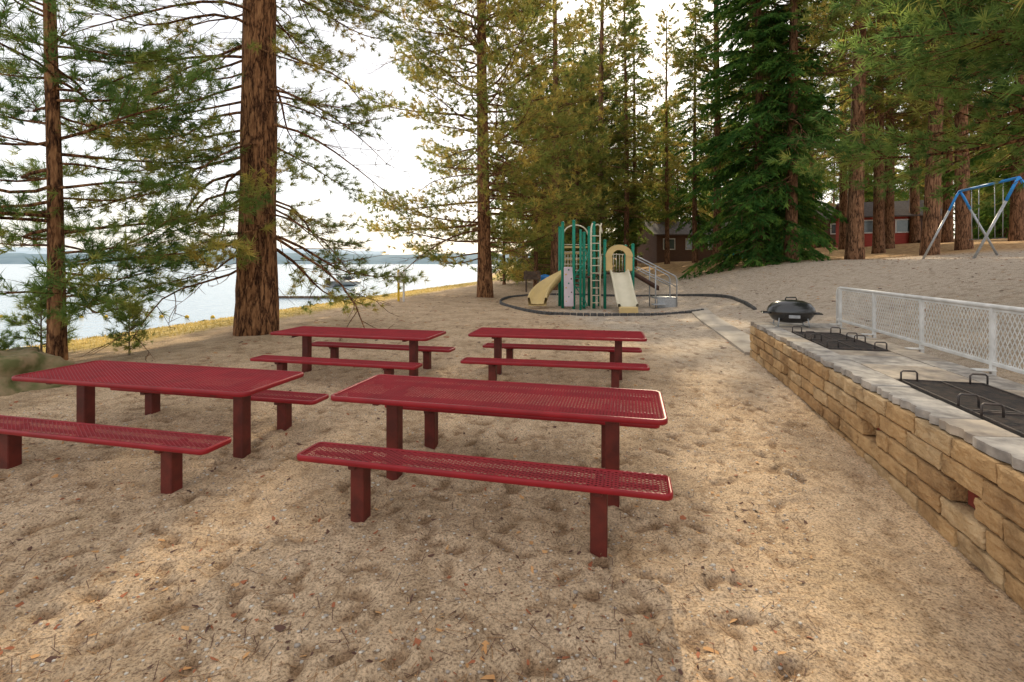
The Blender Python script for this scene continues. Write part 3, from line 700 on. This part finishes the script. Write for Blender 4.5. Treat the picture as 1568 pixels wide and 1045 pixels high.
house('brown_cabin',37,52,-.2,9,6,2.6,1.4,M_cabin,g(37,52)+.3)

# ------------------------------------------------------------------ small things
def ssign(x,y):
    z=g(x,y); e=empty('shore_sign',(x,y,z)); m=MB(); m.add(box((-.18,0,.7),(.09,.09,1.5),.01)); m.obj('yellow_post',[M_yel],e)
    m=MB(); m.add(box((.05,.02,.7),(.08,.08,1.5),.01)); m.add(box((.0,-.07,1.1),(.34,.03,.5),.01)); m.obj('white_board',[M_white],e)
ssign(-4.95,22)
x,y=2.0,29.5; e=empty('trash_can',(x,y,g(x,y))); mb=MB(); mb.add(lathe([(.26,0),(.3,.8),(.32,.82),(.3,.86)],20),0,True); mb.obj('bin',[M_blue],e); mb=MB(); mb.add(lathe([(.32,.84),(.25,1.0),(0,1.06)],20),0,True); mb.obj('lid',[M_blue],e)
x,y=1.2,29; e=empty('wooden_sign',(x,y,g(x,y))); mb=MB()
for s in (-.35,.35): mb.add(box((s,0,.6),(.1,.1,1.4),.01))
mb.add(box((0,-.07,1.0),(1,.05,.5),.01)); mb.obj('board_and_posts',[M_log],e)
x,y=15.3,33.0; e=empty('teal_picnic_table',(x,y,g(x,y)),.3); mb=MB(); mb.add(box((0,0,.74),(1.8,.75,.05),.01))
for s in (-.65,.65): mb.add(box((0,s,.44),(1.8,.26,.05),.01))
for s in (-.65,.65): mb.add(box((s,0,.4),(.08,1.3,.06),.01)); mb.add(box((s,-.3,.36),(.08,.08,.85),.01,0,.3)); mb.add(box((s,.3,.36),(.08,.08,.85),.01,0,-.3))
mb.obj('boards',[M_teal],e)
bt=empty('motor_boat',(-19.2,56,-.9),1.05); mb=MB(); st=[]
for t in np.linspace(0,1,9):
    w_=.95*(1-t**2.6)+.02; zb=-.15+.3*t**3; x_=-2.2+4.6*t
    st+= [(x_,-w_,.62+.12*t),(x_,-w_*.85,.15),(x_,0,zb),(x_,w_*.85,.15),(x_,w_,.62+.12*t),(x_,w_*.8,.58+.1*t),(x_,0,.52+.18*t),(x_,-w_*.8,.58+.1*t)]
q=[(i*8+j,i*8+(j+1)%8,(i+1)*8+(j+1)%8,(i+1)*8+j) for i in range(8) for j in range(8)]
mb.add((st,np.concatenate([quads(q),[(0,j,j+1) for j in range(1,7)]])),0,True); mb.obj('hull',[M_galv],bt)
mb=MB(); mb.add(box((.3,0,.9),(.05,1.4,.5),.01,0,0,-.5)); mb.obj('windshield',[M_glass],bt)
mb=MB(); mb.add(box((-.8,0,1.35),(1.8,1.5,.06),.02)); 
for a in (-1.6,.0):
    for s in (-.7,.7): mb.add(tube([(a,s,.6),(a,s,1.35)],.025,6))
mb.add(box((-2.35,0,.6),(.35,.35,.8),.05)); mb.obj('canopy_and_motor',[M_brownp],bt)
mb=MB(); 
for i in range(9): mb.add(tube([(-19+i*1.15,36.5+.1*math.sin(i),-.87),(-17.95+i*1.15,36.5+.1*math.sin(i+.6),-.87)],.15,8),0,True)
mb.obj('floating_log_boom',[M_log])
mb=MB()
for i in range(14): mb.add(ico((-30+i*1.3,23.5+.1*math.sin(i*2),-.86),(.1,.1,.1),2),0,True)
mb.obj('swim_buoy_line',[M_yel])
for (x,y,s,k) in ((-6.55,6.2,(.62,.5,.40),1),(-7.3,6.9,(.6,.5,.33),2),(-7.0,5.6,(.4,.4,.25),3)):
    mb=MB(); mb.add(ico((0,0,0),s,4,.6,1.5,k),0,True); mb.obj('boulder',[M_rock],None,(x,y,g(x,y)+.08),k)
mb=MB(); rg=np.random.default_rng(77)
for i in range(260):
    y=rg.uniform(9,50); x=float(shore(y))+abs(rg.normal(.5,.9)); s=rg.uniform(.05,.22); mb.add(ico((x,y,g(x,y)),(s,s*.8,s*.55),1,.3,2,i),0)
mb.obj('shore_rocks',[M_rock])

rg=np.random.default_rng(99)
def scat(n,ymax=9.5):
    y=1.35+(ymax-1.35)*rg.random(n)**1.5; x=rg.uniform(-1.1,.62,n)*y; k=(x<2.0+.257*y)&(x>-7); return x[k],y[k]
ZG=zz.reshape(ny,nx)
def gs(x,y):
    i=np.clip(np.searchsorted(XS,x)-1,0,nx-2); j=np.clip(np.searchsorted(YS,y)-1,0,ny-2)
    u=(x-XS[i])/(XS[i+1]-XS[i]); v=(y-YS[j])/(YS[j+1]-YS[j])
    return ZG[j,i]*(1-u)*(1-v)+ZG[j,i+1]*u*(1-v)+ZG[j+1,i]*(1-u)*v+ZG[j+1,i+1]*u*v
mb=MB()
x,y=scat(4200); z=gs(x,y)
for i in range(len(x)):
    a=rg.uniform(0,6.3); l=rg.uniform(.02,.06); w_=.0015; p=np.array([x[i],y[i],z[i]+.005]); d_=np.array([math.cos(a),math.sin(a),rg.normal(0,.08)])*l; n_=np.array([-math.sin(a),math.cos(a),0])*w_
    mb.add(([p-d_-n_,p-d_+n_,p+d_+n_,p+d_-n_],[(0,1,2),(0,2,3)]),rg.integers(2))
x,y=scat(2000); z=gs(x,y)
for i in range(len(x)):
    s=rg.uniform(.004,.015)*(1 if rg.random()<.9 else 1.6); n=6; an=np.sort(rg.uniform(0,6.3,n)); tl=rg.normal(0,.35,2); ro=rg.uniform(0,3); cr_,sr_=math.cos(ro),math.sin(ro)
    V=[]
    for a in an:
        px,py=s*math.cos(a)*1.7,s*math.sin(a)*.8; V.append((x[i]+px*cr_-py*sr_,y[i]+px*sr_+py*cr_,z[i]+.006+s*(tl[0]*math.cos(a)+tl[1]*math.sin(a))))
    mb.add((V,[(0,j,j+1) for j in range(1,n-1)]),rg.integers(1,4))
n_=2600; x=rg.uniform(-6,22,n_); y=rg.uniform(8,27,n_); k=(x>-6)&~((x>3.2)&(x<5.6)&(y<9)); x=x[k];y=y[k]; z=gs(x,y)
for i in range(len(x)):
    s=rg.uniform(.015,.045); an=np.sort(rg.uniform(0,6.3,5)); V=[(x[i]+s*1.5*math.cos(a),y[i]+s*math.sin(a),z[i]+.012+rg.uniform(-.3,.3)*s) for a in an]
    mb.add((V,[(0,1,2),(0,2,3),(0,3,4)]),rg.integers(1,4))
M_l1=mat('dry_needle',(.35,.2,.09),(.25,.13,.06),4,.8); M_l2=mat('dark_bark_chip',(.12,.06,.04),(.08,.04,.03),4,.8); M_l3=mat('red_bark_chip',(.38,.13,.06),(.27,.09,.04),4,.8); M_l4=mat('dry_leaf',(.48,.24,.09),(.56,.32,.14),4,.8)
mb.obj('pine_litter',[M_l1,M_l2,M_l3,M_l4])
mb=MB(); x,y=scat(3600,11); z=gs(x,y)+.001
base=ico((0,0,0),(1,1,1),1,.3,2,3)
for i in range(len(x)):
    s=rg.uniform(.003,.009)*(1+.5*(rg.random()<.08)); mb.add((base[0]*np.array([s*1.3,s,s*.6])+np.array([x[i],y[i],z[i]]),base[1]),rg.integers(2),True)
mb.obj('gravel',[mat('pebble_pale',(.6,.55,.47),(.5,.45,.38),6,.8),mat('pebble_grey',(.3,.26,.22),(.38,.33,.28),6,.8)])
mb=MB(); n=9000; y=8+34*rg.random(n)**1.4; dd=rg.uniform(1.2,7,n); x=shore(y)+dd; z=gz(x,y)
a=rg.uniform(0,6.3,n); h=rg.uniform(.03,.10,n); w_=.006+.0006*y; ln=rg.normal(0,.4,(n,2))
V=np.stack([np.stack([x-np.cos(a)*w_,y-np.sin(a)*w_,z-.01],1),np.stack([x+np.cos(a)*w_,y+np.sin(a)*w_,z-.01],1),np.stack([x+ln[:,0]*h,y+ln[:,1]*h,z+h],1)],1).reshape(-1,3)
mb.add((V,np.arange(3*n).reshape(-1,3))); mb.obj('dry_grass',[leafmat('dry_grass_blades',(.3,.26,.08),(.5,.4,.13),(.6,.5,.2),.4)])

# ------------------------------------------------------------------ light, sky, camera
# choose the sun bearing/height whose tree shadows best match the photograph
# (foreground mostly shaded, one sunny patch in front of the wall, sunny shore)
def sdir(el,az): return Vector((math.sin(az)*math.cos(el),math.cos(az)*math.cos(el),math.sin(el)))
best=(-1e9,28,20)
try:
    bpy.context.view_layer.update(); dg=bpy.context.evaluated_depsgraph_get()
    patch=[(1.0+dx,2.45+dy) for dx in (-.15,.15) for dy in (-.35,-.1,.15,.35)]
    dark=[(x_,y_) for x_ in np.linspace(-3.5,2.4,10) for y_ in np.linspace(1.8,7.5,8) if (x_-1)**2+(y_-2.4)**2>.7]
    shr=[(-8.5,15),(-7.8,18),(-7,21),(-6,24),(-9.5,13),(-5,20),(-4,17),(-7,27)]
    def lit_(p,S_,h_=1.0):
        h=scene.ray_cast(dg,Vector((p[0],p[1],g(p[0],p[1])+h_)),S_); return 0 if h[0] else 1
    for el in np.arange(22,38.1,1):
        for az in np.arange(-6,44.1,1.5):
            S_=sdir(math.radians(el),math.radians(az))
            dk=np.mean([lit_(p,S_) for p in dark[::2]])
            if -10*dk+7<best[0]: continue
            dk=.5*dk+.5*np.mean([lit_(p,S_) for p in dark[1::2]])
            sc_=4.5*np.mean([lit_(p,S_,.1) for p in patch])-10*dk+2.5*np.mean([lit_(p,S_,.1) for p in shr])
            if sc_>best[0]: best=(sc_,float(el),float(az))
except Exception as ex:
    print('sun search skipped',ex)
print('SUN',best)
EL=math.radians(best[1]); AZ=math.radians(best[2]); S=sdir(EL,AZ)
ld=bpy.data.lights.new('sun','SUN'); ld.energy=5; ld.angle=math.radians(.6); ld.color=(1,.85,.60)
lo=bpy.data.objects.new('sun',ld); COL.objects.link(lo); lo.rotation_euler=S.to_track_quat('Z','Y').to_euler(); lo.location=(-20,30,30)
w=bpy.data.worlds.new('World'); scene.world=w; w.use_nodes=True; nt=w.node_tree; bg=nt.nodes['Background']
sk=N(nt,'ShaderNodeTexSky',sky_type='NISHITA'); sk.sun_disc=False; sk.sun_elevation=EL; sk.sun_rotation=AZ; sk.dust_density=1.5; sk.air_density=1.0; sk.ozone_density=1
# thin bright high haze over the clear sky
hz=N(nt,'ShaderNodeMix',data_type='RGBA'); hz.inputs[0].default_value=.58; hz.inputs[7].default_value=(11.6,11.1,10.6,1)
nt.links.new(sk.outputs[0],hz.inputs[6]); nt.links.new(hz.outputs[2],bg.inputs[0]); bg.inputs[1].default_value=.15
cd=bpy.data.cameras.new('camera'); cam=bpy.data.objects.new('camera',cd); COL.objects.link(cam); scene.camera=cam
cam.location=(0,0,1.75); cam.rotation_euler=(math.radians(90),0,0)
cd.sensor_width=36; cd.lens=745/1568*36; cd.shift_y=-.0762; cd.clip_end=6000; cd.clip_start=.05
scene.view_settings.view_transform='Standard'; scene.view_settings.look='None'; scene.view_settings.exposure=0
